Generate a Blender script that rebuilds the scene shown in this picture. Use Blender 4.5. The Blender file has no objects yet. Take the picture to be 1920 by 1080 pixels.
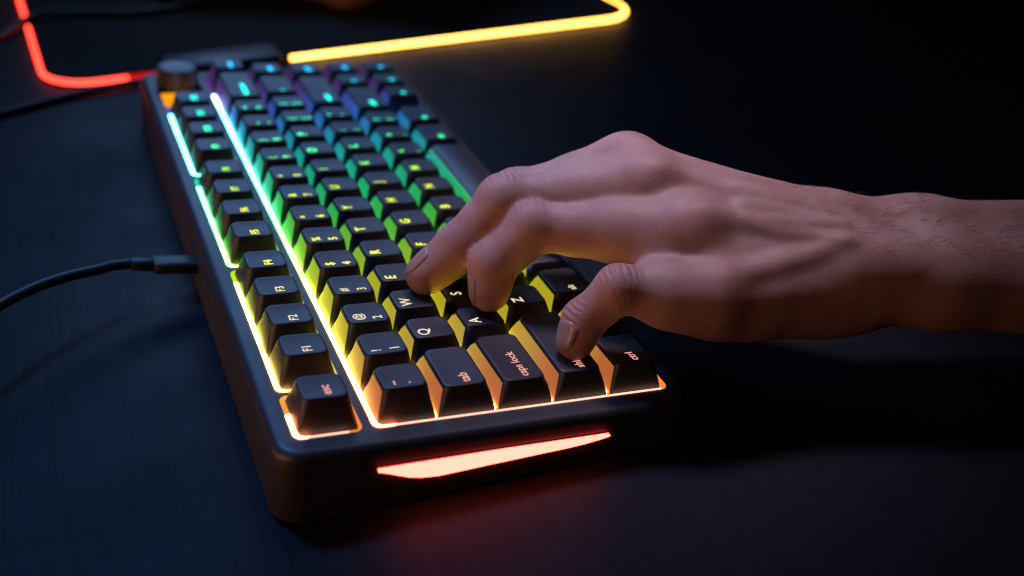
import bpy, bmesh, math, random
import numpy as np
from mathutils import Vector, Matrix

random.seed(4); rng = np.random.default_rng(4)
C = bpy.context.scene.collection
SC = bpy.context.scene
MM = 0.001
U = 19.05

# ------------------------------------------------------------------ camera
TILT = math.radians(4.0)
RX = np.array([[1, 0, 0], [0, math.cos(TILT), -math.sin(TILT)], [0, math.sin(TILT), math.cos(TILT)]])
H0 = np.array([0, 0, 15.0])
CAMK = np.array([-269.734, 184.963, 202.214]); YAW, PIT, ROL = -0.4410992, 0.4895318, 0.1244169


def kb2w(p):
    return RX @ np.asarray(p, float) + H0


def cam_axes():
    f = np.array([math.cos(PIT) * math.cos(YAW), math.cos(PIT) * math.sin(YAW), -math.sin(PIT)])
    rt = np.array([math.sin(YAW), -math.cos(YAW), 0]); up = np.cross(rt, f)
    r = rt * math.cos(ROL) + up * math.sin(ROL); u = -rt * math.sin(ROL) + up * math.cos(ROL)
    return RX @ r, RX @ u, RX @ f


cr, cu, cf = cam_axes()
cd = bpy.data.cameras.new('camera'); cam = bpy.data.objects.new('camera', cd); C.objects.link(cam)
m = Matrix(((cr[0], cu[0], -cf[0], 0), (cr[1], cu[1], -cf[1], 0), (cr[2], cu[2], -cf[2], 0), (0, 0, 0, 1)))
m.translation = Vector(kb2w(CAMK) * MM)
cam.matrix_world = m
cd.sensor_width = 36; cd.lens = 41.496; cd.clip_start = 0.01; cd.clip_end = 20
cd.dof.use_dof = True; cd.dof.focus_distance = 0.380; cd.dof.aperture_fstop = 6.8; cd.dof.aperture_blades = 0
SC.camera = cam

# ------------------------------------------------------------------ world, lamps and added fill lights
w = bpy.data.worlds.new("World"); SC.world = w; w.use_nodes = True
w.node_tree.nodes['Background'].inputs[0].default_value = (0.25, 0.4, 1, 1)
w.node_tree.nodes['Background'].inputs[1].default_value = 0.002


def area(name, loc, target, size, power, color, spread=180, sy=None):
    l = bpy.data.lights.new(name, 'AREA'); l.energy = power; l.color = color
    l.shape = 'RECTANGLE'; l.size = size; l.size_y = sy or size; l.spread = math.radians(spread)
    o = bpy.data.objects.new(name, l); C.objects.link(o)
    o.location = Vector(loc) * MM
    o.rotation_euler = (Vector(target) - Vector(loc)).to_track_quat('-Z', 'Y').to_euler()
    return o


def spot(name, loc, target, power, color, deg, blend, rad):
    l = bpy.data.lights.new(name, 'SPOT'); l.energy = power; l.color = color
    l.spot_size = math.radians(deg); l.spot_blend = blend; l.shadow_soft_size = rad * MM
    o = bpy.data.objects.new(name, l); C.objects.link(o); o.location = Vector(loc) * MM
    o.rotation_euler = (Vector(target) - Vector(loc)).to_track_quat('-Z', 'Y').to_euler()
    return o


spot('blue_lamp', (400, 270, 720), (120, 150, 0), 17.0, (0.09, 0.36, 1.0), 44, 1.0, 60)
area('far_sheen_light', (950, -40, 470), (150, 20, 10), 0.34, 0.42, (0.28, 0.50, 1.0), 90, 0.26)  # broad far light added for the sheen on the key tops
spot('violet_lamp', (300, -85, 600), (66, -36, 50), 20.0, (1.0, 0.70, 0.90), 18.5, 0.9, 95)
spot('mouse_hand_fill', (150, 330, 420), (500, 0, 15), 1.6, (1.0, 0.52, 0.36), 24, 1.0, 60)  # added spot that brightens the mouse and the hand on it
area('warm_lamp', (130, 350, 14), (130, 126, 12), 0.40, 0.085, (1.0, 0.40, 0.16), 90, 0.02)
spot('finger_fill', (-200, 700, 260), (58, 72, 28), 11.5, (1.0, 0.44, 0.28), 17, 1.0, 130)  # added spot in place of the keyboard's own glow on the fingers

SC.view_settings.view_transform = 'Standard'; SC.view_settings.look = 'None'
SC.view_settings.exposure = 0; SC.view_settings.gamma = 1
SC.render.engine = 'CYCLES'
SC.cycles.use_denoising = True; SC.cycles.pixel_filter_type = 'BLACKMAN_HARRIS'; SC.cycles.filter_width = 1.15
SC.cycles.use_adaptive_sampling = True; SC.cycles.adaptive_threshold = 0.01
SC.cycles.max_bounces = 8; SC.cycles.sample_clamp_indirect = 3.0
SC.cycles.caustics_reflective = False; SC.cycles.caustics_refractive = False


# ------------------------------------------------------------------ helpers
def mesh_obj(name, V, F, mats, parent=None, smooth=False, mi=None, scale=MM):
    me = bpy.data.meshes.new(name)
    me.from_pydata((np.asarray(V, float) * scale).tolist(), [], [tuple(int(i) for i in f) for f in F])
    me.update()
    for mt in (mats if isinstance(mats, (list, tuple)) else [mats]):
        me.materials.append(mt)
    if mi is not None:
        me.polygons.foreach_set('material_index', mi)
    if smooth:
        me.polygons.foreach_set('use_smooth', [True] * len(me.polygons))
    o = bpy.data.objects.new(name, me); C.objects.link(o)
    if parent is not None:
        o.parent = parent
    return o


def empty(name, loc=(0, 0, 0), label=None, cat=None):
    o = bpy.data.objects.new(name, None); C.objects.link(o); o.location = Vector(loc) * MM
    o.empty_display_size = 0.01
    tag(o, label, cat)
    return o


def tag(o, label=None, cat=None, group=None, kind=None):
    if label: o['label'] = label
    if cat: o['category'] = cat
    if group: o['group'] = group
    if kind: o['kind'] = kind
    return o


def rrect(x0, x1, y0, y1, r, n=5):
    r = max(0.01, min(r, (x1 - x0) / 2 - .01, (y1 - y0) / 2 - .01))
    pts = []
    for cx, cy, a0 in ((x1 - r, y1 - r, 0), (x0 + r, y1 - r, 90), (x0 + r, y0 + r, 180), (x1 - r, y0 + r, 270)):
        for i in range(n + 1):
            a = math.radians(a0 + 90 * i / n)
            pts.append((cx + r * math.cos(a), cy + r * math.sin(a)))
    return pts


def loft(rings, cap0=True, cap1=True, flip=False):
    V = []; F = []; n = len(rings[0])
    for rg in rings:
        V += list(rg)
    for k in range(len(rings) - 1):
        a = k * n; b = a + n
        for i in range(n):
            j = (i + 1) % n
            F.append((a + i, a + j, b + j, b + i))
    if cap0: F.append(tuple(range(n - 1, -1, -1)))
    if cap1: F.append(tuple(range((len(rings) - 1) * n, len(rings) * n)))
    if flip: F = [tuple(reversed(f)) for f in F]
    return V, F


def join(parts):
    V = []; F = []
    for v, f in parts:
        b = len(V); V += list(v); F += [tuple(i + b for i in q) for q in f]
    return V, F


def tube(pts, r, n=10, caps=True):
    pts = [np.asarray(p, float) for p in pts]; V = []; F = []
    up = np.array([0, 0, 1.0]); prev = None
    rs = r if hasattr(r, '__len__') else [r] * len(pts)
    for i, p in enumerate(pts):
        t = pts[min(i + 1, len(pts) - 1)] - pts[max(i - 1, 0)]; t /= np.linalg.norm(t) + 1e-9
        if prev is None:
            s = np.cross(t, up)
            if np.linalg.norm(s) < .1: s = np.cross(t, [1, 0, 0])
        else:
            s = prev - t * (prev @ t)
        s /= np.linalg.norm(s); prev = s; v = np.cross(s, t)
        for k in range(n):
            a = 2 * math.pi * k / n
            V.append(p + rs[i] * (s * math.cos(a) + v * math.sin(a)))
    for i in range(len(pts) - 1):
        for k in range(n):
            j = (k + 1) % n
            F.append((i * n + k, (i + 1) * n + k, (i + 1) * n + j, i * n + j))
    if caps:
        F.append(tuple(range(n))); F.append(tuple(range(len(pts) * n - 1, (len(pts) - 1) * n - 1, -1)))
    return V, F


def spline(P, m=10):
    P = [np.asarray(p, float) for p in P]; P = [2 * P[0] - P[1]] + P + [2 * P[-1] - P[-2]]; out = []
    for i in range(1, len(P) - 2):
        for k in range(m):
            t = k / m; a, b, c, d = P[i - 1], P[i], P[i + 1], P[i + 2]
            out.append(.5 * (2 * b + (c - a) * t + (2 * a - 5 * b + 4 * c - d) * t * t + (3 * b - a - 3 * c + d) * t ** 3))
    out.append(P[-2]); return out


# ------------------------------------------------------------------ materials
def new_mat(name):
    mt = bpy.data.materials.new(name); mt.use_nodes = True
    nt = mt.node_tree; return mt, nt, nt.nodes['Principled BSDF']


def N(nt, typ, **kw):
    n = nt.nodes.new(typ)
    for k, v in kw.items():
        if k.startswith('i_'):
            n.inputs[k[2:].replace('_', ' ')].default_value = v
        else:
            setattr(n, k, v)
    return n


def plastic(name, col, rough, bump=0.15, scale=2500, rvar=0.08, dist=0.00005, spec=0.5):
    mt, nt, b = new_mat(name)
    tc = N(nt, 'ShaderNodeTexCoord')
    no = N(nt, 'ShaderNodeTexNoise', i_Scale=scale, i_Detail=3.0)
    nt.links.new(tc.outputs['Object'], no.inputs['Vector'])
    n2 = N(nt, 'ShaderNodeTexNoise', i_Scale=45.0, i_Detail=6.0, i_Roughness=0.65)
    nt.links.new(tc.outputs['Object'], n2.inputs['Vector'])
    mr = N(nt, 'ShaderNodeMapRange'); mr.inputs[3].default_value = rough - rvar; mr.inputs[4].default_value = rough + rvar
    nt.links.new(n2.outputs[0], mr.inputs[0]); nt.links.new(mr.outputs[0], b.inputs['Roughness'])
    bp = N(nt, 'ShaderNodeBump', i_Strength=bump, i_Distance=dist)
    nt.links.new(no.outputs[0], bp.inputs['Height']); nt.links.new(bp.outputs[0], b.inputs['Normal'])
    b.inputs['Base Color'].default_value = (*col, 1)
    b.inputs['Specular IOR Level'].default_value = spec
    return mt


def ramp_emit(name, stops, strength, spots=0):
    """emission whose colour runs along the keyboard's length, as the lit LEDs do"""
    mt = bpy.data.materials.new(name); mt.use_nodes = True; nt = mt.node_tree; nt.nodes.clear()
    out = N(nt, 'ShaderNodeOutputMaterial'); em = N(nt, 'ShaderNodeEmission')
    geo = N(nt, 'ShaderNodeNewGeometry'); sx = N(nt, 'ShaderNodeSeparateXYZ')
    mr = N(nt, 'ShaderNodeMapRange'); mr.inputs[1].default_value = -0.02; mr.inputs[2].default_value = 0.32
    cr_ = N(nt, 'ShaderNodeValToRGB'); el = cr_.color_ramp.elements
    while len(el) > 1: el.remove(el[-1])
    for i, (u, c) in enumerate(stops):
        pos = (u * U * MM + 0.02) / 0.34
        e = el[0] if i == 0 else el.new(pos)
        e.position = pos; e.color = (*c, 1)
    nt.links.new(geo.outputs['Position'], sx.inputs[0]); nt.links.new(sx.outputs[0], mr.inputs[0])
    nt.links.new(mr.outputs[0], cr_.inputs[0]); nt.links.new(cr_.outputs[0], em.inputs[0])
    em.inputs[1].default_value = strength
    if spots:
        nz = N(nt, 'ShaderNodeTexNoise', i_Scale=75.0, i_Detail=2.0); m2 = N(nt, 'ShaderNodeMapRange')
        m2.inputs[1].default_value = .3; m2.inputs[2].default_value = .7; m2.inputs[3].default_value = strength * (1 - spots); m2.inputs[4].default_value = strength * (1 + spots)
        nt.links.new(geo.outputs['Position'], nz.inputs['Vector']); nt.links.new(nz.outputs[0], m2.inputs[0]); nt.links.new(m2.outputs[0], em.inputs[1])
    nt.links.new(em.outputs[0], out.inputs[0])
    return mt


def emit(name, col, strength):
    mt = bpy.data.materials.new(name); mt.use_nodes = True; nt = mt.node_tree; nt.nodes.clear()
    out = N(nt, 'ShaderNodeOutputMaterial'); em = N(nt, 'ShaderNodeEmission')
    em.inputs[0].default_value = (*col, 1); em.inputs[1].default_value = strength
    nt.links.new(em.outputs[0], out.inputs[0]); return mt


M_case = plastic('case_plastic', (0.022, 0.022, 0.024), 0.46, 0.25, 1800)
M_key = plastic('keycap_plastic', (0.026, 0.026, 0.029), 0.47, 0.30, 2200, 0.11)
M_plate = plastic('plate_metal', (0.02, 0.02, 0.02), 0.6)
M_knob = plastic('knob_metal', (0.05, 0.045, 0.04), 0.38)
M_cable = plastic('cable_rubber', (0.018, 0.017, 0.017), 0.5)
M_mat = plastic('mat_cloth', (0.012, 0.012, 0.013), 0.9, 0.6, 1500, 0.05, 0.0001, 0.2)
M_mouse = plastic('mouse_plastic', (0.16, 0.20, 0.30), 0.45)

GLOW = [(-1, (1, .16, .03)), (0.6, (1, .29, .07)), (1.6, (1, .60, .08)), (2.6, (.95, .75, .03)), (4.2, (.80, .85, .02)),
        (5.4, (.38, .90, .02)), (6.8, (.08, .85, .08)), (8.3, (.02, .80, .28)), (10, (.02, .72, .55)),
        (11.6, (.03, .40, .85)), (13, (.06, .16, .8)), (14.2, (.12, .06, .32)), (16, (.09, .03, .16))]
LEG = [(-1, (.5, .19, .16)), (0.9, (.5, .22, .19)), (1.3, (.5, .40, .31)), (2.4, (.5, .43, .30)), (3.4, (.5, .44, .2)), (4.3, (.95, .86, .10)),
       (5.5, (.90, .86, .02)), (7.6, (.72, .85, .01)), (8.8, (.30, .80, .03)), (9.8, (.08, 1.5, .35)), (11.6, (.02, 1.8, 1.0)),
       (13.5, (.02, 1.8, 1.6)), (14.6, (.02, 1.4, 2.2)), (16, (.01, .9, 2.1))]
M_glow = ramp_emit('key_backlight', GLOW, 24.0, .4)
FRAME = [g for g in GLOW if g[0] < 10.5] + [(12, (.03, .70, .70)), (13.4, (.06, .55, .85)), (14.0, (.30, .40, .9)), (16, (.3, .16, .8))]
M_frame = ramp_emit('frame_light', [(u, tuple(max(x, .09) for x in c)) for u, c in FRAME], 15.0, .5)
M_near = emit('near_edge_light', (1.7, .82, .60), 1.0)
M_framedim = ramp_emit('frame_light_end', GLOW, 1.0)
M_leg = ramp_emit('legend_light', LEG, 1.9)
M_skirt = M_key.copy(); M_skirt.name = 'keycap_lit_side'   # emission put into the rear sides, standing in for the backlight on them
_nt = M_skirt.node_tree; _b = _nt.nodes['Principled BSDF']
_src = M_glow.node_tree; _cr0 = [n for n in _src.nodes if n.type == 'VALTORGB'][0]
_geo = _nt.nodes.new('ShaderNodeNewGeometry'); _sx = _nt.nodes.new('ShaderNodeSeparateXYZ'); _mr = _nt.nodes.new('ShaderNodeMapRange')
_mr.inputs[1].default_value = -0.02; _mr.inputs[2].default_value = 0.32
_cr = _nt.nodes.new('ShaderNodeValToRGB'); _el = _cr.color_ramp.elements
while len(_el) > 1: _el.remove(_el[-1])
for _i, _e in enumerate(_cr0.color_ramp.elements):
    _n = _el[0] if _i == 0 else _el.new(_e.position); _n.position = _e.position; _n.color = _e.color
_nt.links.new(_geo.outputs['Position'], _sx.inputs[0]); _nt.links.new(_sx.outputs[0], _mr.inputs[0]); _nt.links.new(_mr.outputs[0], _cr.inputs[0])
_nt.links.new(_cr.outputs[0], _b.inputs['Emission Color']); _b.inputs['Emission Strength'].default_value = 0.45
M_bar = emit('bar_light', (11.0, 0.76, 0.54), 1.0)
M_orange = emit('orange_backlight', (1.0, 0.36, 0.01), 1.1)

# desk: dark laminate with a fine grain that runs away from the viewer
M_desk, nt, b = new_mat('desk_laminate')
tc = N(nt, 'ShaderNodeTexCoord'); mp = N(nt, 'ShaderNodeMapping'); mp.inputs['Scale'].default_value = (14, 420, 1)
mp.inputs['Rotation'].default_value = (0, 0, math.radians(9))
no = N(nt, 'ShaderNodeTexNoise', i_Scale=1.0, i_Detail=5.0, i_Roughness=0.6)
nt.links.new(tc.outputs['Object'], mp.inputs[0]); nt.links.new(mp.outputs[0], no.inputs['Vector'])
bp = N(nt, 'ShaderNodeBump', i_Strength=0.35, i_Distance=0.0003)
nt.links.new(no.outputs[0], bp.inputs['Height']); nt.links.new(bp.outputs[0], b.inputs['Normal'])
cr_ = N(nt, 'ShaderNodeValToRGB'); cr_.color_ramp.elements[0].color = (.003, .0042, .0062, 1); cr_.color_ramp.elements[1].color = (.0088, .0118, .0160, 1); cr_.color_ramp.elements[0].position = .25; cr_.color_ramp.elements[1].position = .75
nt.links.new(no.outputs[0], cr_.inputs[0]); nt.links.new(cr_.outputs[0], b.inputs['Base Color'])
nd = N(nt, 'ShaderNodeTexNoise', i_Scale=9.0, i_Detail=8.0, i_Roughness=0.7); nt.links.new(tc.outputs['Object'], nd.inputs['Vector'])
mr = N(nt, 'ShaderNodeMapRange'); mr.inputs[1].default_value = .35; mr.inputs[2].default_value = .65; mr.inputs[3].default_value = .42; mr.inputs[4].default_value = .62
nt.links.new(nd.outputs[0], mr.inputs[0]); nt.links.new(mr.outputs[0], b.inputs['Roughness']); b.inputs['Specular IOR Level'].default_value = 0.09

# ------------------------------------------------------------------ desk
desk = mesh_obj('desk', [(-900, -900, 0), (1500, -900, 0), (1500, 900, 0), (-900, 900, 0),
                         (-900, -900, -28), (1500, -900, -28), (1500, 900, -28), (-900, 900, -28)],
                [(0, 1, 2, 3), (7, 6, 5, 4), (0, 4, 5, 1), (1, 5, 6, 2), (2, 6, 7, 3), (3, 7, 4, 0)], M_desk)
tag(desk, kind='structure')

# ------------------------------------------------------------------ keyboard
kb = empty('keyboard', H0, 'black compact mechanical keyboard with glowing rainbow backlight and lettered keys', 'keyboard')
kb.rotation_euler = (TILT, 0, 0)
X0, X1, Y0, Y1 = -10.0, 315.0, -8.0, 126.5
CR = 9.0


def ring3(x0, x1, y0, y1, r, z, n=6):
    return [(x, y, z) for x, y in rrect(x0, x1, y0, y1, r, n)]


rings = [ring3(X0, X1, Y0, Y1, CR, -5.2)]
rings.append(ring3(X0, X1, Y0, Y1, CR, -1.6))
for i in range(1, 7):
    a = math.pi / 2 * i / 6; ins = 3.1 * (1 - math.cos(a)); zz = -1.6 + 3.1 * math.sin(a)
    rings.append(ring3(X0 + ins, X1 - ins, Y0 + ins, Y1 - ins, CR - ins * .7, zz))
v, f = loft(rings)
upper = mesh_obj('upper_case', v, f, M_case, kb)
WIN = [('main', -1.5, 16 * U + 1.0, -1.3, 96.6),
       ('esc', -1.9, 20.3, 99.6, 119.9), ('f1', 22.4, 5.25 * U + .7, 99.6, 119.9),
       ('f5', 5.5 * U - 1.2, 9.5 * U + .7, 99.6, 119.9), ('f9', 9.75 * U - 1.2, 13.75 * U + .7, 99.6, 119.9)]
KW = (13.85 * U, 15.9 * U, 99.6, 119.9)
cut = []
for nme, a, b_, c, d in WIN + [('knob',) + KW]:
    cut.append(loft([ring3(a, b_, c, d, 2.6, -3.0, 4), ring3(a, b_, c, d, 2.6, 6, 4)]))
v, f = join(cut)
cutter = mesh_obj('cutter', v, f, M_case, kb); bpy.context.view_layer.update()
md = upper.modifiers.new('b', 'BOOLEAN'); md.object = cutter; md.operation = 'DIFFERENCE'; md.solver = 'EXACT'
dg = bpy.context.evaluated_depsgraph_get(); dg.update()
me = bpy.data.meshes.new_from_object(upper.evaluated_get(dg)); upper.modifiers.clear(); upper.data = me
bpy.data.objects.remove(cutter)
for p in upper.data.polygons: p.use_smooth = True
upper.data.set_sharp_from_angle(angle=math.radians(28))


def zbot(y):  # the underside is a wedge that meets the desk
    return (-H0[2] + 0.8 - y * math.sin(TILT)) / math.cos(TILT)


lr = []
for ins, zf in ((0.3, -5.2), (0.3, -5.5), (0.0, -5.7)):
    lr.append([(x, y, zf) for x, y in rrect(X0 + ins, X1 - ins, Y0 + ins, Y1 - ins, CR, 6)])
for k, ins in ((1.2, 0), (.3, .25), (0, .8)):
    lr.append([(x, y, zbot(y) + k) for x, y in rrect(X0 + ins, X1 - ins, Y0 + ins, Y1 - ins, CR, 6)])
v, f = loft(lr, flip=True)
low = mesh_obj('lower_case', v, f, M_case, kb, True)
low.data.set_sharp_from_angle(angle=math.radians(40))
for (fx, fy) in ((15, 5), (290, 5), (15, 114), (290, 114)):
    v, f = loft([[(x, y, zbot(y) - .8) for x, y in rrect(fx - 8, fx + 8, fy - 4, fy + 4, 3, 3)],
                 [(x, y, zbot(y) + .4) for x, y in rrect(fx - 8, fx + 8, fy - 4, fy + 4, 3, 3)]])
    mesh_obj('rubber_foot', v, f, M_cable, kb)

# the switch plate inside each opening, the light guides between the rows and the glowing edges
for nme, a, b_, c, d in WIN + [('knob',) + KW]:
    v, f = loft([ring3(a + .05, b_ - .05, c + .05, d - .05, 2.5, -2.95, 4), ring3(a + .05, b_ - .05, c + .05, d - .05, 2.5, -2.6, 4)])
    mesh_obj('switch_plate', v, f, M_plate, kb)


def guide(x0, x1, y, wd=0.9, z0=-2.6, z1=0.25):
    v, f = loft([ring3(x0, x1, y - wd / 2, y + wd / 2, .2, z0, 1), ring3(x0, x1, y - wd / 2, y + wd / 2, .2, z1, 1)])
    mesh_obj('light_guide', v, f, M_glow, kb)


for rr in range(1, 5):
    guide(2.5, 16 * U - 2, rr * U)
guide(2.5, 16 * U - 2, 95.35, .5)
for nme, a, b_, c, d in WIN[1:]:
    guide(a + 3.2, b_ - 3, 119.05, .4)


def frame(a, b_, c, d, knob=False):
    """acrylic strip set in the edge of the opening; bright over the lamps, dimmer at its far ends"""
    n = 6; O = rrect(a + .05, b_ - .05, c + .05, d - .05, 2.5, n); I = rrect(a + .75, b_ - .35, c + .3, d - 1.6, 2.0, n)
    # denser points on the straight runs
    def dens(P, m=24):
        out = []
        for i in range(len(P)):
            p, q = P[i], P[(i + 1) % len(P)]
            L = math.dist(p, q); k = m if L > 4 else 1
            out += [(p[0] + (q[0] - p[0]) * t / k, p[1] + (q[1] - p[1]) * t / k) for t in range(k)]
        return out
    K = []
    for i in range(len(O)):
        L = math.dist(O[i], O[(i + 1) % len(O)]); K.append(24 if L > 4 else 1)
    def dn(P):
        out = []
        for i in range(len(P)):
            p, q = P[i], P[(i + 1) % len(P)]
            out += [(p[0] + (q[0] - p[0]) * t / K[i], p[1] + (q[1] - p[1]) * t / K[i]) for t in range(K[i])]
        return out
    O = dn(O); I = dn(I); n = len(O); V = []; F = []; mi = []
    for z, P in ((-2.6, O), (1.72, O), (1.72, I), (-2.6, I)):
        V += [(x, y, z) for x, y in P]
    for i in range(n):
        j = (i + 1) % n; x, y = O[i]
        bright = ((y > d - 2.6 and x < b_ - max(5, (b_ - a) * .08)) or (x < a + 2.6 and y > c + 4.5))
        if b_ - a < 30: bright = (y > d - 2.6 and x < a + 13) or (x < a + 2.6 and y > c + 4.5)
        if y < c + 1.5 and x > a + 2.6 or x > b_ - 1: bright = False
        for k in range(3):
            F.append((k * n + i, k * n + j, (k + 1) * n + j, (k + 1) * n + i)); mi.append((2 if x < a + 1.2 and y < d - 3.5 else 0) if bright else 1)
    return mesh_obj('edge_light', V, F, [M_frame, M_framedim, M_near], kb, mi=mi)


for nme, a, b_, c, d in WIN: frame(a, b_, c, d)

# --- keycaps
ZT = [10.8, 11.2, 9.15, 8.6, 9.3, 9.4]
KEYMESH = {}


def top_z(x, y, hw, hh, zt, kind):
    if kind == 'space': return zt + 0.35 - 1.3 * (y / hh) ** 2
    e = (x / hw); s = 0.45 if hw < 9 else 0.28
    return zt + s * (e * e - .45) + 0.10 * (y / hh) ** 2


def keycap_mesh(wu, row, kind=None):
    kk = (wu, row, kind)
    if kk in KEYMESH: return KEYMESH[kk]
    W = wu * U - .9; D = U - .9; zt = ZT[row]; hw, hh = W / 2, D / 2
    tw, th = hw - 2.85, hh - 2.2
    if kind == 'space': tw, th = hw - 2.4, hh - 1.5
    rings = []; n = 6
    for z, t, r in ((0.2, 0, 1.1), (1.2, .03, 1.2), (3.5, .26, 1.6), (6, .56, 2.0), (zt - 1.2, .90, 2.4)):
        a = hw + (tw - hw) * t; b2 = hh + (th - hh) * t
        rings.append([(x, y, z) for x, y in rrect(-a, a, -b2, b2, r, n)])
    for ins, dz, r in ((-.05, -.62, 2.5), (.06, -.34, 2.5), (.26, -.12, 2.45), (.55, -.02, 2.4), (1.0, 0, 2.3)):
        a, b2 = tw - ins, th - ins
        rings.append([(x, y, top_z(x, y, tw, th, zt, kind) + dz) for x, y in rrect(-a, a, -b2, b2, r, n)])
    for s in (.8, .55, .28):
        rings.append([(x * s, y * s, top_z(x * s, y * s, tw, th, zt, kind)) for x, y, z in rings[-1 if s == .8 else 0]] if False else
                     [(x * s, y * s, top_z(x * s, y * s, tw, th, zt, kind)) for x, y in rrect(-(tw - 1), tw - 1, -(th - 1), th - 1, 2.3, n)])
    v, f = loft(rings)
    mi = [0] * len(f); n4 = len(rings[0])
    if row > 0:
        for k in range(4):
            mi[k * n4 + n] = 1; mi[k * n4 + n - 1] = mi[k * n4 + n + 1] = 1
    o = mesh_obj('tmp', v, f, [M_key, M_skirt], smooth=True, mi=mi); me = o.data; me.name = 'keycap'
    bpy.data.objects.remove(o)
    KEYMESH[kk] = (me, tw, th, zt)
    return KEYMESH[kk]


GLY = {}


def glyph(text, size_h):
    """text as triangles, lower left at (0,0), cap height size_h (mm)"""
    if text in GLY: V, T, hX = GLY[text]
    else:
        cv = bpy.data.curves.new('t', 'FONT'); cv.body = text; cv.size = 1.0; cv.offset = 0.016; cv.resolution_u = 3
        o = bpy.data.objects.new('t', cv); C.objects.link(o)
        dg = bpy.context.evaluated_depsgraph_get(); dg.update()
        me = bpy.data.meshes.new_from_object(o.evaluated_get(dg)); me.calc_loop_triangles()
        V = np.array([v.co[:2] for v in me.vertices]).reshape(-1, 2); T = [tuple(t.vertices) for t in me.loop_triangles]
        bpy.data.objects.remove(o); bpy.data.meshes.remove(me)
        GLY[text] = (V, T, 0.72); hX = 0.72
    s = size_h / hX
    return V * s, T, V[:, 0].max() * s if len(V) else 0


def legend(parent, items, tw, th, zt, kind=None):
    V = []; F = []
    for text, x, y, h in items:  # x: left edge, y: vertical middle of the capitals
        g, T, wd = glyph(text, h)
        g = g + np.array([x, y - h / 2]); b = len(V)
        V += [(p[0], p[1], top_z(p[0], p[1], tw, th, zt, kind) + .05) for p in g]
        F += [tuple(i + b for i in t) for t in T]
    # keep the print on the curved top: one face set that follows it, with a hair of thickness
    n = len(V); V2 = V + [(x, y, z - .04) for x, y, z in V]
    return mesh_obj('legend', V2, F, M_leg, parent)


def put_key(x, row, wu, items, kind=None, label=None):
    me, tw, th, zt = keycap_mesh(wu, row, kind)
    o = bpy.data.objects.new('spacebar' if kind else 'keycap', me); C.objects.link(o); o.parent = kb
    cy = 5.75 * U if row == 0 else (5.5 - row) * U
    o.location = Vector(((x + wu / 2) * U, cy, 0)) * MM
    o.rotation_euler = (math.radians(random.gauss(0, .35)), math.radians(random.gauss(0, .35)), math.radians(random.gauss(0, .3)))
    if label: o['label'] = label
    if items: legend(o, items, tw, th, zt, kind)
    return o


def one(c): return [(c, -4.5 if c not in 'I' else -4.2, 3.2, 3.9)]
def two(a, b): return [(a, -4.4, 3.3, 3.2), (b, -4.4, -2.7, 3.2)]
def word(t, wu, h=2.5): return [(t, -wu * U / 2 + 5.0, -0.5, h)]


xs = [0, 1.25, 2.25, 3.25, 4.25, 5.5, 6.5, 7.5, 8.5, 9.75, 10.75, 11.75, 12.75]
for i, x in enumerate(xs):
    t = 'esc' if i == 0 else 'F%d' % i
    put_key(x, 0, 1, word(t, 1, 3.0), label='black keycap lettered ' + t)
for i, (a, b2) in enumerate(zip('~!@#$%^&*()_+', '`1234567890-=')):
    put_key(i, 1, 1, two(a, b2), label='black keycap marked %s and %s' % (a, b2))
put_key(13, 1, 2, word('backspace', 2, 2.6), label='wide keycap lettered backspace')
put_key(15, 1, 1, word('home', 1, 2.4), label='black keycap lettered home')
put_key(0, 2, 1.5, word('tab', 1.5, 3.1), label='wide keycap lettered tab')
for i, c in enumerate('QWERTYUIOP'): put_key(1.5 + i, 2, 1, one(c), label='black keycap lettered ' + c)
put_key(11.5, 2, 1, two('{', '[')); put_key(12.5, 2, 1, two('}', ']')); put_key(13.5, 2, 1.5, word('\\', 1.5, 2.8))
put_key(15, 2, 1, word('pgup', 1, 2.4))
put_key(0, 3, 1.75, word('caps lock', 1.75, 2.8), label='wide keycap lettered caps lock')
for i, c in enumerate('ASDFGHJKL'): put_key(1.75 + i, 3, 1, one(c), label='black keycap lettered ' + c)
put_key(10.75, 3, 1, two(':', ';')); put_key(11.75, 3, 1, two('"', "'"))
put_key(12.75, 3, 2.25, word('enter', 2.25, 2.8), label='wide keycap lettered enter'); put_key(15, 3, 1, word('pgdn', 1, 2.4))
put_key(0, 4, 2.25, word('shift', 2.25, 2.8), label='wide keycap lettered shift under the little finger')
for i, c in enumerate('ZXCVBNM'): put_key(2.25 + i, 4, 1, one(c), label='black keycap lettered ' + c)
put_key(9.25, 4, 1, two('<', ',')); put_key(10.25, 4, 1, two('>', '.')); put_key(11.25, 4, 1, two('?', '/'))
put_key(12.25, 4, 1.75, word('shift', 1.75, 2.8)); put_key(14, 4, 1, word('\u2191', 1, 3)); put_key(15, 4, 1, word('end', 1, 2.4))
put_key(0, 5, 1.25, word('ctrl', 1.25, 2.8), label='black keycap lettered ctrl at the corner')
put_key(1.25, 5, 1.25, word('win', 1.25, 2.6))
put_key(2.5, 5, 1.25, word('alt', 1.25, 2.6), label='black keycap lettered alt')
put_key(3.75, 5, 6.25, None, 'space')
put_key(10, 5, 1.25, word('alt', 1.25, 2.6)); put_key(11.25, 5, 1.25, word('fn', 1.25, 2.6))
put_key(13, 5, 1, word('\u2190', 1, 3)); put_key(14, 5, 1, word('\u2193', 1, 3)); put_key(15, 5, 1, word('\u2192', 1, 3))

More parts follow.
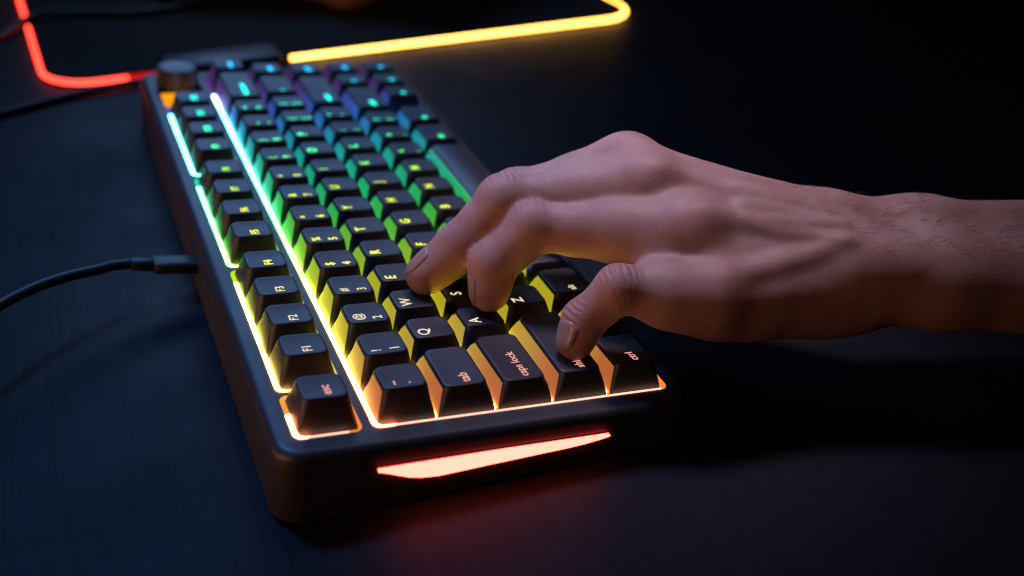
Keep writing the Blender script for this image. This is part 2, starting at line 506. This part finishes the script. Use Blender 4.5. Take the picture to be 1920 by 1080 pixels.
# --- knob with a knurled side, in its lit opening
kx, ky = 293, 110.5
rings = []
for z, r, kn in ((-2.6, 8.6, 0), (3.0, 8.6, 0), (3.1, 9.6, 1), (10.4, 9.4, 1), (11.2, 8.8, 0), (11.4, 8.0, 0), (11.2, 7.2, 0), (11.1, 4, 0)):
    rings.append([(kx + (r + kn * .25 * (-1) ** i) * math.cos(2 * math.pi * i / 72), ky + (r + kn * .25 * (-1) ** i) * math.sin(2 * math.pi * i / 72), z) for i in range(72)])
v, f = loft(rings)
kn = mesh_obj('volume_knob', v, f, M_knob, kb)
v, f = loft([ring3(KW[0] + .4, KW[0] + 19, 101, 119.8, 1.5, -2.6, 3), ring3(KW[0] + .4, KW[0] + 19, 101, 119.8, 1.5, 1.4, 3)])
mesh_obj('knob_backlight', v, f, M_orange, kb)

# --- light bar on the near end face
top = [(97.4, -6.5), (60, -6.0), (23.3, -6.0)]
bot = [(23.0, -6.5), (25.5, -7.1), (31, -8.1), (37.5, -8.8), (50, -9.7), (62, -10.6), (74, -11.6), (79, -11.9), (84, -11.6), (88, -10.8), (92, -9.2), (95, -7.9), (97.4, -7.2)]
P = top + bot
rs = [[(X0 + .8, y, z) for y, z in P], [(X0 - .75, y, z) for y, z in P], [(X0 - 1.0, (y - 60) * .995 + 60, (z + 8.5) * .93 - 8.5) for y, z in P]]
v, f = loft(rs, flip=True)
mesh_obj('light_bar', v, f, M_bar, kb)
bpy.context.view_layer.update()

# ------------------------------------------------------------------ cables
c0 = empty('usb_cable', (133, 128, 12), 'black cable plugged into the rear edge of the keyboard, arching over the desk', 'cable')


def sub(p, o=(133, 128, 12)): return np.array(p, float) - np.array(o)


pts = spline([(131.5, 150, 16.8), (129.5, 157, 18), (127, 162, 18.6), (121, 173, 20.6), (112, 185, 22.4), (98, 198, 23.5), (76, 212, 22), (45, 228, 17), (5, 245, 9), (-50, 262, 2.6), (-120, 275, 2.6)], 8)
v, f = tube([sub(p) for p in pts], 1.9, 12)
mesh_obj('cord', v, f, M_cable, c0, True)


def boxrings(a, b_, w_, h_, r=1.6, nseg=5):
    a, b_ = np.array(a, float), np.array(b_, float); t = (b_ - a) / np.linalg.norm(b_ - a)
    s = np.cross(t, [0, 0, 1]); s /= np.linalg.norm(s); u = np.cross(s, t); out = []
    for q, sc in ((0, .9), (.06, 1), (.94, 1), (1, .86)):
        c = a + (b_ - a) * q
        out.append([c + s * x * sc + u * y * sc for x, y in rrect(-w_ / 2, w_ / 2, -h_ / 2, h_ / 2, r, 4)])
    return loft(out, flip=False)


v, f = boxrings(sub((133.2, 125.5, 11.8)), sub((132.3, 142.5, 14.6)), 9.0, 4.8, 1.9)
o = mesh_obj('plug', v, f, M_cable, c0, True); o.data.set_sharp_from_angle(angle=math.radians(40))
v, f = boxrings(sub((132.4, 142, 14.5)), sub((131.6, 150.5, 16.7)), 5.2, 4.4, 1.9)
o = mesh_obj('strain_relief', v, f, M_cable, c0, True); o.data.set_sharp_from_angle(angle=math.radians(40))

pts = spline([(330, 215, 1.9), (336, 193, 1.9), (352, 161, 1.9), (363, 124, 2.6), (360, 105, 1.9), (345, 96, 1.9), (332, 84, 1.9)], 8)
v, f = tube(pts, 1.9, 10)
tag(mesh_obj('cable', v, f, M_cable, smooth=True), 'dark cable lying on the desk along the red end of the lit mat', 'cable')
pts = spline([(420, 225, 2), (456, 192, 2), (484, 170, 6.3), (487, 150, 6.2), (486, 138, 5.4), (480, 110, 5.4), (490, 75, 5.4), (503, 52, 5.8), (512, 44, 7)], 8)
v, f = tube(pts, 1.9, 10)
tag(mesh_obj('cable', v, f, M_cable, smooth=True), 'thin dark cable crossing over the red lit mat edge towards the mouse', 'cable')

# ------------------------------------------------------------------ lit mouse mat
mat = empty('mouse_mat', (367, 169, 0), 'black cloth mouse mat edged with a red and yellow glowing strip', 'mouse mat')
ang = math.atan2(-.994, .113)
mat.rotation_euler = (0, 0, ang)   # local x runs along the near edge, local y away from the viewer (up to sign)
LX, LY = 375, 300
v, f = loft([[(x + .07 * y * (1 - x / LX), y, z) for x, y in rrect(i_, LX - i_, i_, LY - i_, 24, 10)] for z, i_ in ((0.2, 0), (2.9, 0), (3.2, .5))])
mesh_obj('cloth', v, f, M_mat, mat)
M_red = emit('red_strip', (5.0, 0.22, 0.13), 1.0)
M_reddim = emit('red_strip_end', (0.75, 0.003, 0.001), 1.0)
M_yel = emit('yellow_strip', (8.0, 3.7, 0.62), 1.0)


def path(p0, p1):
    """points along the mat's outline: left edge, corner, near edge, corner, right edge"""
    P = []
    for i in range(12): P.append((0, LY * .9 - (LY * .9 - 26) * i / 12))
    for i in range(11): a = math.pi + math.pi / 2 * i / 10; P.append((26 + 26 * math.cos(a), 26 + 26 * math.sin(a)))
    for i in range(1, 60): P.append((26 + (LX - 52) * i / 60, 0))
    for i in range(11): a = -math.pi / 2 + math.pi / 2 * i / 10; P.append((LX - 26 + 26 * math.cos(a), 26 + 26 * math.sin(a)))
    for i in range(1, 12): P.append((LX, 26 + (LY * .9 - 26) * i / 12))
    return [(x + .07 * y * (1 - x / LX), y) for x, y in P]


OUT = path(0, 0)
def strip(pred, mats, mcore, name, r=1.5):
    P = [p for p in OUT if pred(p)]
    P3 = [np.array((x, y, 2.3)) for x, y in P]
    v, f = tube(P3, r, 12); o = mesh_obj(name, v, f, mats, mat, True)
    return o


strip(lambda p: p[0] < LX * .1 and p[1] > 121, M_red, None, 'red_strip')
strip(lambda p: (p[0] < LX * .1 and 27 < p[1] <= 118) or (p[0] < 46 and p[1] < 27), M_red, None, 'red_strip')
strip(lambda p: 42 < p[0] < 66 and p[1] < 1, M_reddim, None, 'red_strip')
strip(lambda p: (p[0] > 129 and p[1] < 1) or (p[0] > LX - 27), M_yel, None, 'yellow_strip')
v, f = loft([[(x, y, z) for x, y in rrect(64 + i_, 128 - i_, -5 + i_, 17 - i_, 3, 4)] for z, i_ in ((0.3, 0), (6.0, 0), (6.8, 1.0))])
o = mesh_obj('control_box', v, f, M_case, mat, True); o.data.set_sharp_from_angle(angle=math.radians(40))

# ------------------------------------------------------------------ mouse (its near end just shows at the top edge)
def ellipsoid_mouse(name, loc, rz):
    e = empty(name, loc, 'grey blue computer mouse at the top edge, gripped by a blurred hand', 'mouse'); e.rotation_euler = (0, 0, rz)
    V = []; F = []; nu, nv = 28, 12
    for j in range(nv + 1):
        t = j / nv
        for i in range(nu):
            a = 2 * math.pi * i / nu
            rr_ = math.cos(t * math.pi / 2) ** .55
            V.append((31 * rr_ * math.copysign(abs(math.cos(a)) ** .8, math.cos(a)), 60 * rr_ * math.copysign(abs(math.sin(a)) ** .9, math.sin(a)),
                      2 + 36 * math.sin(t * math.pi / 2) * (1 - .12 * math.sin(a))))
    for j in range(nv):
        for i in range(nu):
            k = (i + 1) % nu; F.append((j * nu + i, j * nu + k, (j + 1) * nu + k, (j + 1) * nu + i))
    F.append(tuple(range(nu - 1, -1, -1)))
    mesh_obj('shell', V, F, M_mouse, e, True)
    v, f = tube([(0, 38, 34), (0.01, 38, 34.01)], .1, 6)
    rings_ = [[(x, 40 + 7 * math.cos(2 * math.pi * i / 24), 29 + 7 * math.sin(2 * math.pi * i / 24)) for i in range(24)] for x in (-3, 3)]
    v, f = loft(rings_); mesh_obj('scroll_wheel', v, f, M_cable, e, True)
    return e


ellipsoid_mouse('mouse', (526, 34, 3.5), math.radians(6))


# ------------------------------------------------------------------ hands: smooth solids grown round a skeleton
def sd_cap(p, a, b, ra, rb):
    a = np.asarray(a, float); b = np.asarray(b, float); ab = b - a; L = ab @ ab + 1e-9
    t = np.clip(((p - a) @ ab) / L, 0, 1)
    d = p - a - t[..., None] * ab
    return np.sqrt((d * d).sum(-1)) - (ra + (rb - ra) * t)


def sd_any(p, q):
    if isinstance(q[0], list):      # a chain of capsules that counts as one solid
        d = sd_cap(p, *q[0][0])
        for c in q[0][1:]: d = np.minimum(d, sd_cap(p, *c))
        return d
    return sd_cap(p, *q[:4])


def smin(a, b, k):
    h = np.maximum(k - np.abs(a - b), 0) / k
    return np.minimum(a, b) - h * h * k * .25


def field(p, groups):
    """groups[0] = palm and arm; the others = one list per finger"""
    base = None if groups[0] else np.full(np.asarray(p).shape[:-1], 60.0)
    for q in groups[0]:
        d = sd_any(p, q); base = d if base is None else smin(base, d, q[-1])
    D = base
    for g in groups[1:]:
        if not g: continue
        Fd = None
        for a, b, ra, rb, k in g:
            d = sd_cap(p, a, b, ra, rb); Fd = d if Fd is None else smin(Fd, d, k)
        D = smin(D, smin(base, Fd, 11.0), 0.8)
    return D


def grow(groups, h, lo, hi):
    import openvdb
    lo = np.array(lo, float); n = np.ceil((np.array(hi) - lo) / h).astype(int); B = 24
    A = np.full(tuple(n), 3 * h, np.float32)
    allp = [q for g in groups for q in g]
    for ix in range(0, n[0], B):
        for iy in range(0, n[1], B):
            for iz in range(0, n[2], B):
                e = np.minimum([ix + B, iy + B, iz + B], n)
                c = lo + h * (np.array([ix, iy, iz]) + e) / 2; rad = h * B * .87 + 10
                if not any(float(sd_any(c, q)) < rad for q in allp): continue
                gs = [[q for q in g_ if float(sd_any(c, q)) < rad + 6] for g_ in groups]
                g = np.stack(np.meshgrid(np.arange(ix, e[0]), np.arange(iy, e[1]), np.arange(iz, e[2]), indexing='ij'), -1) * h + lo
                A[ix:e[0], iy:e[1], iz:e[2]] = field(g, gs)
    grid = openvdb.FloatGrid(3 * h); grid.copyFromArray(np.clip(A, -3 * h, 3 * h))
    P, _tri, Q = grid.convertToPolygons(0.0)
    return P * h + lo, Q


def unit(v): v = np.asarray(v, float); return v / np.linalg.norm(v)


IDX = [(64.0, -14.1, 63.0), (73.9, 22.9, 53.7), (74.6, 34.6, 38.6), (72.4, 43.8, 32.8)]
MID = [(48.0, -12.3, 62.6), (63.6, 31.7, 57.2), (63.6, 47.2, 42.5), (62.7, 59.8, 34.4)]
RNG = [(26.0, -18.5, 55.7), (51.0, 26.5, 52.7), (51.0, 40.3, 41.1), (47.0, 42.9, 32.9)]
PNK = [(6.1, -16.9, 42.8), (13.1, 12.5, 47.7), (15.6, 22.7, 36.6), (12.6, 26.7, 31.0)]
RAD = dict(i=(10.0, 8.5, 7.2, 5.9), m=(10.1, 8.6, 7.3, 6.1), r=(9.6, 8.2, 6.9, 5.7), p=(8.3, 6.5, 5.6, 4.9))
CH = [(IDX, RAD['i']), (MID, RAD['m']), (RNG, RAD['r']), (PNK, RAD['p'])]
WR = np.array([15.2, -71.3, 45.8]); FA = np.array([3.0, -100, 44.5]); FB = np.array([-24.0, -182, 40.5]); FC = np.array([-66.0, -310, 36.0])
AR = unit((.93, .05, .37)); ND = unit((-.37, 0, .93))


def finger(J, R, nd):
    J = [np.array(j, float) for j in J]; g = []; fr = []
    nfin = unit(np.cross(J[1] - J[0], J[2] - J[1]))       # bend axis
    for s in range(3):
        a, b = J[s], J[s + 1]; t = unit(b - a); dr = np.cross(t, nfin); dr = dr if dr @ nd > 0 or s else -dr
        fr.append((t, dr))
    # dorsal directions must agree: take the outer side of the bend
    out = unit((J[1] - J[0]) / np.linalg.norm(J[1] - J[0]) - unit(J[2] - J[1]))
    D = []
    for s in range(3):
        t = fr[s][0]; d = out - t * (out @ t); D.append(unit(d))
    for s in range(3):
        a, b = J[s], J[s + 1]; ra, rb = R[s], R[s + 1]; t = fr[s][0]
        mid = (a + b) / 2; rm = (ra + rb) / 2 * (.96 if s == 0 else .97)
        g += [(a, mid, ra, rm, 3.0), (mid, b, rm, rb, 3.0)]
        g += [(a + (b - a) * .25 - D[s] * 1.2, a + (b - a) * .7 - D[s] * 1.2, rm * .86, rm * .84, 4.0)]  # pad of flesh on the palm side
    for jn in (1, 2):                                      # knuckle bulges
        dd = unit(D[jn - 1] + D[jn]); g.append((J[jn] + dd * .6 - nfin * 1.1, J[jn] + dd * .6 + nfin * 1.1, R[jn] * .93, R[jn] * .93, 4))
    tip = J[3]; g.append((J[2] - D[2] * 1.0, tip - D[2] * .9 + fr[2][0] * .6, R[2] * .9, R[3] * .98, 3))
    return g, D, fr, nfin


groups = [[]]; G = groups[0]; info = []
wo = (10, 3.5, -4.5, -13.0)
for i, (J, R) in enumerate(CH):
    mcp = np.array(J[0]); ws = WR + AR * wo[i]
    G.append((mcp, ws, R[0] * .93, (11.2, 12, 12.4, 12.4)[i], 8.0))
    pa = mcp - ND * 6 - unit(mcp - ws) * 4
    G.append((pa, ws - ND * 5, R[0] * .92, 13.0, 8.0))
th0 = WR + AR * 12 - ND * 8
THM = [th0 + unit((.5, .8, 0)) * 12, np.array([72, -30, 37.]), np.array([84, -6, 34.]), np.array([95, 10, 32.5])]
G.append((th0, THM[1], 14, 12, 10)); G.append((WR + AR * 5 - ND * 11, (52, -28, 42), 13, 12, 10))
G.append((WR - AR * 14 - ND * 6 + np.array([4, 8, 0]), np.array(PNK[0]) - ND * 4.5 + np.array([2, -9, 0]), 12.0, 9.0, 10))
af = unit((.93, -.25, .2))
for s in (10, -10):
    G += [(WR + af * s, FA + af * s, 14.0, 14.8, 8), (FA + af * s, FB + af * s * 1.1, 14.8, 19.5, 10), (FB + af * s * 1.1, FC + af * s, 19.5, 28, 12)]
G.append((WR - af * 13 + ND * 7, WR - af * 13 + ND * 7 + np.array([-5, -13, 0]), 5.5, 6, 9))     # head of the ulna
for i, (J, R) in enumerate(CH):
    mcp = np.array(J[0]); e = unit(mcp - WR)
    kk = (2.2, 1.8, 1.2, .6)[i]; G.append((mcp + ND * kk - AR * .8, mcp + ND * kk + AR * .8, R[0] * .86, R[0] * .86, 6.0))          # knuckle
for i in range(3):  # webs of skin between the fingers
    p, q_ = [np.array(CH[k][0][0]) + (np.array(CH[k][0][1]) - np.array(CH[k][0][0])) * .33 - ND * 1.5 for k in (i, i + 1)]
    G.append((p, q_, 6.2, 6.2, 6.0))
_p0, _p1 = np.array(PNK[0]), np.array(PNK[1])
G.append((_p0 + (_p1 - _p0) * .45 - ND * 2.5, _p0 - ND * 5 + np.array([1, -16, 0]), 5.6, 9.5, 10))
for i in range(3):  # flesh of the back of the hand between the bones
    a, b = np.array(CH[i][0][0]), np.array(CH[i + 1][0][0]); m_ = (a + b) / 2 + ND * .5; w_ = WR + AR * (wo[i] + wo[i + 1]) / 2
    G.append((m_ - unit(m_ - w_) * 5, w_, 7.0, 12.2, 7.0))
def on_back(u, v):
    m0 = (np.array(MID[0]) + np.array(RNG[0])) / 2
    p = WR + (m0 - WR) * v + AR * u + ND * 30
    for _ in range(20): p = p - ND * field(p[None], groups)[0] * .8
    return p


def on_line(p0, p1, t):
    p = np.asarray(p0) * (1 - t) + np.asarray(p1) * t + ND * 30
    for _ in range(20): p = p - ND * field(p[None], groups)[0] * .8
    return p


_rid = []
for i, (J, R) in enumerate(CH):      # tendons fanning out from the wrist to the knuckles
    _rid.append(([on_line(J[0], WR + AR * wo[i] * .55, t) for t in (.06, .25, .45, .65, .85)], (1.9, 1.8, 1.6, 1.3, 1.0), .75, 5.0))
for vn in ([(-4, .1), (-1, .28), (0, .45), (0, .62)], [(-12, .15), (-10, .35), (-11, .52), (-9, .68)], [(5, .3), (8, .45), (8, .6)]):
    _rid.append(([on_back(*q) for q in vn], (.9, 1.0, 1.0, .8), .45, 3.5))
for P_, r_, dp, k_ in _rid:
    P_ = spline(P_, 3); r_ = np.interp(np.linspace(0, 1, len(P_)), np.linspace(0, 1, len(r_)), r_)
    G.append(([(a - ND * dp, b - ND * dp, ra, rb) for a, b, ra, rb in zip(P_[:-1], P_[1:], r_[:-1], r_[1:])], k_))
for J, R in CH:
    g, D, fr, nf = finger(J, R, ND); groups.append(g); info.append((J, R, D, fr, nf))
g = [(THM[0], THM[1], 13, 10.5, 6), (THM[1], THM[2], 10.5, 9, 4), (THM[2], THM[3], 9, 7.2, 4)]; groups.append(g)


def skin_mat(name, base, tone=1.0):
    mt, nt, b = new_mat(name)
    tc = N(nt, 'ShaderNodeTexCoord')
    n1 = N(nt, 'ShaderNodeTexNoise', i_Scale=70.0, i_Detail=5.0, i_Roughness=.6); nt.links.new(tc.outputs['Object'], n1.inputs['Vector'])
    n2 = N(nt, 'ShaderNodeTexNoise', i_Scale=1500.0, i_Detail=2.0); nt.links.new(tc.outputs['Object'], n2.inputs['Vector'])
    vo = N(nt, 'ShaderNodeTexVoronoi', i_Scale=1100.0); vo.feature = 'DISTANCE_TO_EDGE'; nt.links.new(tc.outputs['Object'], vo.inputs['Vector'])
    r1 = N(nt, 'ShaderNodeValToRGB'); r1.color_ramp.elements[0].position = .3; r1.color_ramp.elements[1].position = .72
    r1.color_ramp.elements[0].color = (base[0] * .78, base[1] * .62, base[2] * .60, 1); r1.color_ramp.elements[1].color = (*base, 1)
    nt.links.new(n1.outputs[0], r1.inputs[0])
    at = N(nt, 'ShaderNodeAttribute', attribute_name='redness')
    mx = N(nt, 'ShaderNodeMix', data_type='RGBA'); mx.inputs[7].default_value = (base[0] * .95, base[1] * .55, base[2] * .55, 1)
    ml = N(nt, 'ShaderNodeMath', operation='MULTIPLY'); ml.inputs[1].default_value = .65
    nt.links.new(at.outputs['Fac'], ml.inputs[0]); nt.links.new(ml.outputs[0], mx.inputs[0]); nt.links.new(r1.outputs[0], mx.inputs[6])
    nt.links.new(mx.outputs[2], b.inputs['Base Color'])
    # skin folds over the finger joints
    ax = N(nt, 'ShaderNodeAttribute', attribute_name='fold'); am = N(nt, 'ShaderNodeAttribute', attribute_name='foldmask')
    n3 = N(nt, 'ShaderNodeTexNoise', i_Scale=260.0, i_Detail=3.0); nt.links.new(tc.outputs['Object'], n3.inputs['Vector'])
    ad = N(nt, 'ShaderNodeMath', operation='MULTIPLY_ADD'); ad.inputs[1].default_value = 5.5; nt.links.new(n3.outputs[0], ad.inputs[0])
    nt.links.new(ax.outputs['Fac'], ad.inputs[2])
    sn = N(nt, 'ShaderNodeMath', operation='SINE'); nt.links.new(ad.outputs[0], sn.inputs[0])
    mm_ = N(nt, 'ShaderNodeMath', operation='MULTIPLY'); nt.links.new(sn.outputs[0], mm_.inputs[0]); nt.links.new(am.outputs['Fac'], mm_.inputs[1])
    b1 = N(nt, 'ShaderNodeBump', i_Strength=.85, i_Distance=.00032); nt.links.new(mm_.outputs[0], b1.inputs['Height'])
    b2 = N(nt, 'ShaderNodeBump', i_Strength=.6, i_Distance=.00018); nt.links.new(vo.outputs['Distance'], b2.inputs['Height']); nt.links.new(b1.outputs[0], b2.inputs['Normal'])
    b3 = N(nt, 'ShaderNodeBump', i_Strength=.4, i_Distance=.00012); nt.links.new(n2.outputs[0], b3.inputs['Height']); nt.links.new(b2.outputs[0], b3.inputs['Normal'])
    nt.links.new(b3.outputs[0], b.inputs['Normal'])
    b.inputs['Roughness'].default_value = .52; b.inputs['Specular IOR Level'].default_value = .35
    b.inputs['Subsurface Weight'].default_value = .25; b.inputs['Subsurface Radius'].default_value = (1.0, .35, .2)
    b.inputs['Subsurface Scale'].default_value = .0025
    return mt


M_skin = skin_mat('skin', (.45, .305, .25))
M_nail = plastic('nail', (.38, .235, .18), .32, .05, 900, .04)


def skin_object(name, groups, h, lo, hi, parent, joints):
    P, Q = grow(groups, h, lo, hi)
    # relax the mesh slightly, then put it back on the solid's surface
    me = bpy.data.meshes.new(name)
    me.from_pydata((P * MM).tolist(), [], Q[:, ::-1].tolist()); me.update()
    me.materials.append(M_skin)
    bm = bmesh.new(); bm.from_mesh(me)
    for _ in range(2):
        bmesh.ops.smooth_vert(bm, verts=bm.verts, factor=.5, use_axis_x=True, use_axis_y=True, use_axis_z=True)
    bmesh.ops.recalc_face_normals(bm, faces=bm.faces); bm.to_mesh(me); bm.free()
    me.polygons.foreach_set('use_smooth', [True] * len(me.polygons))
    n = len(me.vertices); co = np.empty(n * 3); me.vertices.foreach_get('co', co); co = co.reshape(-1, 3) / MM
    fold = np.zeros(n); mask = np.zeros(n); red = np.zeros(n)
    for c, t, sg, rd, fm in joints:
        d = co - c; r2 = (d * d).sum(1); gss = np.exp(-r2 / (2 * sg * sg))
        if fm > 0:
            better = gss * fm > mask; fold[better] = (d[better] @ t) * 3.0; mask = np.maximum(mask, gss * fm)
        red = np.maximum(red, gss * rd)
    for nm, arr in (('fold', fold), ('foldmask', mask), ('redness', red)):
        a = me.attributes.new(nm, 'FLOAT', 'POINT'); a.data.foreach_set('value', arr.astype(np.float32))
    o = bpy.data.objects.new(name, me); C.objects.link(o); o.parent = parent
    return o


person = empty('person', (0, 0, 0), 'person reaching in from the right with bare forearm and fingers resting on the keyboard', 'person')
joints = []
for J, R, D, fr, nf in info:
    J = [np.array(j) for j in J]
    dd = unit(D[0] + D[1]); joints.append((J[1] + dd * R[1] * .8 - fr[0][0] * 1.5, unit(fr[0][0] + fr[1][0]), 4.2, .9, .8))
    dd = unit(D[1] + D[2]); joints.append((J[2] + dd * R[2] * .9, unit(fr[1][0] + fr[2][0]), 3.0, .5, .8))
    joints.append((J[3], fr[2][0], 7.0, .9, 0))
    joints.append((J[0] + ND * R[0], fr[0][0], 7.0, .35, 0))
hand = skin_object('hand_and_forearm', groups, 1.0, (-110, -350, -8), (118, 76, 92), person, joints)


def nail(J, R, D, fr, nf, wd, ln, own):
    t = fr[2][0]; d = D[2] - cr * .55; d = unit(d - t * (d @ t)); nf = np.cross(t, d); tip = np.array(J[3]) ; V = []; F = []; nu, nv = 11, 11
    base = tip - t * (ln * .52)
    for lay, off in ((0, .28), (1, -.5)):
        for j in range(nv + 1):
            vv = j / nv; s = vv * ln
            half = (1 - .55 * max(0, (vv - .72) / .28) ** 2.2) * (1 - .5 * max(0, (.22 - vv) / .22) ** 2)
            for i in range(nu + 1):
                a = (i / nu * 2 - 1) * 1.02 * half
                dirn = d * math.cos(a) + nf * math.sin(a)
                if vv > .8: dirn = unit(dirn + t * (vv - .8) * .9)
                o_ = base + t * s
                if s > ln * .7: o_ = base + t * ln * .7
                if s > ln * .7: dirn = unit(dirn + t * (s - ln * .7) / R[3] * 1.0)
                p = o_ + dirn * (R[3] + 6)
                for _ in range(10):
                    p = p - dirn * field(p[None], own)[0] * .9
                edge = min(1, (1 - abs(i / nu * 2 - 1)) * 6, vv * 5)
                V.append(p + dirn * (off if lay else (off * edge - .05 * (1 - edge))))
    m_ = (nu + 1) * (nv + 1)
    for j in range(nv):
        for i in range(nu):
            a = j * (nu + 1) + i; F.append((a, a + 1, a + nu + 2, a + nu + 1)); F.append((m_ + a, m_ + a + nu + 1, m_ + a + nu + 2, m_ + a + 1))
    for j in range(nv):
        a = j * (nu + 1); F.append((a, a + nu + 1, m_ + a + nu + 1, m_ + a)); a += nu; F.append((a, m_ + a, m_ + a + nu + 1, a + nu + 1))
    for i in range(nu):
        F.append((i, m_ + i, m_ + i + 1, i + 1)); a = nv * (nu + 1) + i; F.append((a, a + 1, m_ + a + 1, m_ + a))
    return mesh_obj('fingernail', V, F, M_nail, hand, True)


for k, (inf, wd, ln) in enumerate(zip(info, (10, 11, 10, 8.5), (10.5, 11.5, 10.5, 9))): nail(*inf, wd, ln, [groups[0], groups[k + 1]])

# fine dark hairs on the forearm
Vh = []; Fh = []
for _ in range(520):
    s = random.random() ** .8; c = WR + (FC - WR) * s if s > .0 else WR
    c = WR * (1 - s) + FB * s * 1.0 if s < 1 else FB
    c = WR + (FB - WR) * (s * 1.25 - .15)
    a = random.uniform(-1.25, .95); n_ = unit(np.cross(unit(FB - WR), AR)); n_ = n_ if n_[2] > 0 else -n_
    dirn = unit(n_ * math.cos(a) + np.array([-1, .25, 0]) * math.sin(a))
    p = c + dirn * 42
    for _k in range(14): p = p - dirn * field(p[None], groups)[0] * .9
    L = random.uniform(2.5, 7.5) * (.6 + .4 * s); t = unit(FB - WR); t = unit(t * .9 + np.cross(dirn, t) * random.gauss(0.15, .35)); q = [p - dirn * .3]
    for k in range(1, 5):
        x = k / 4; q.append(p + t * L * x + dirn * (.15 + .9 * random.uniform(.3, 1.2) * math.sin(x * 2.2) * (L / 9)) + np.cross(t, dirn) * L * .16 * x * x)
    v, f = tube(q, [.06, .055, .045, .034, .016], 3, False); b0 = len(Vh); Vh += v; Fh += [tuple(i + b0 for i in r_) for r_ in f]
M_hair = plastic('hair', (.012, .008, .006), .5)
tag(mesh_obj('arm_hair', Vh, Fh, M_hair, person, True), kind='stuff')

# the other hand, far out of focus at the top edge, closed round the mouse
W2 = np.array([476, -75, 34.]); g2 = [[(W2, (498, -28, 36), 20, 17, 10), (W2, (540, -30, 40), 20, 16, 10), (W2, (560, -190, 44), 20, 26, 10), ((560, -190, 44), (600, -330, 60), 26, 34, 10),
       ((482, -45, 20), (474, -22, 15), 14, 12, 10)]]
for k, x in enumerate((516, 533, 550, 566)):
    zz = (36, 40, 38, 30)[k]
    g2.append([((x, -28, zz), (x, 6, zz + 8), 10, 9, 3), ((x, 6, zz + 8), (x + (k == 3) * 6, 34, zz + 3), 9, 8, 3), ((x + (k == 3) * 6, 34, zz + 3), (x + (k == 3) * 6, 54, zz - 6), 8, 6.5, 3)])
g2.append([((477, -40, 20), (471, -20, 14), 12, 11, 4), ((471, -20, 14), (484, 8, 16), 11, 9, 4), ((484, 8, 16), (495, 30, 20), 9, 7.5, 4)])
skin_object('mouse_hand', g2, 2.0, (455, -380, -4), (650, 72, 110), person, [])
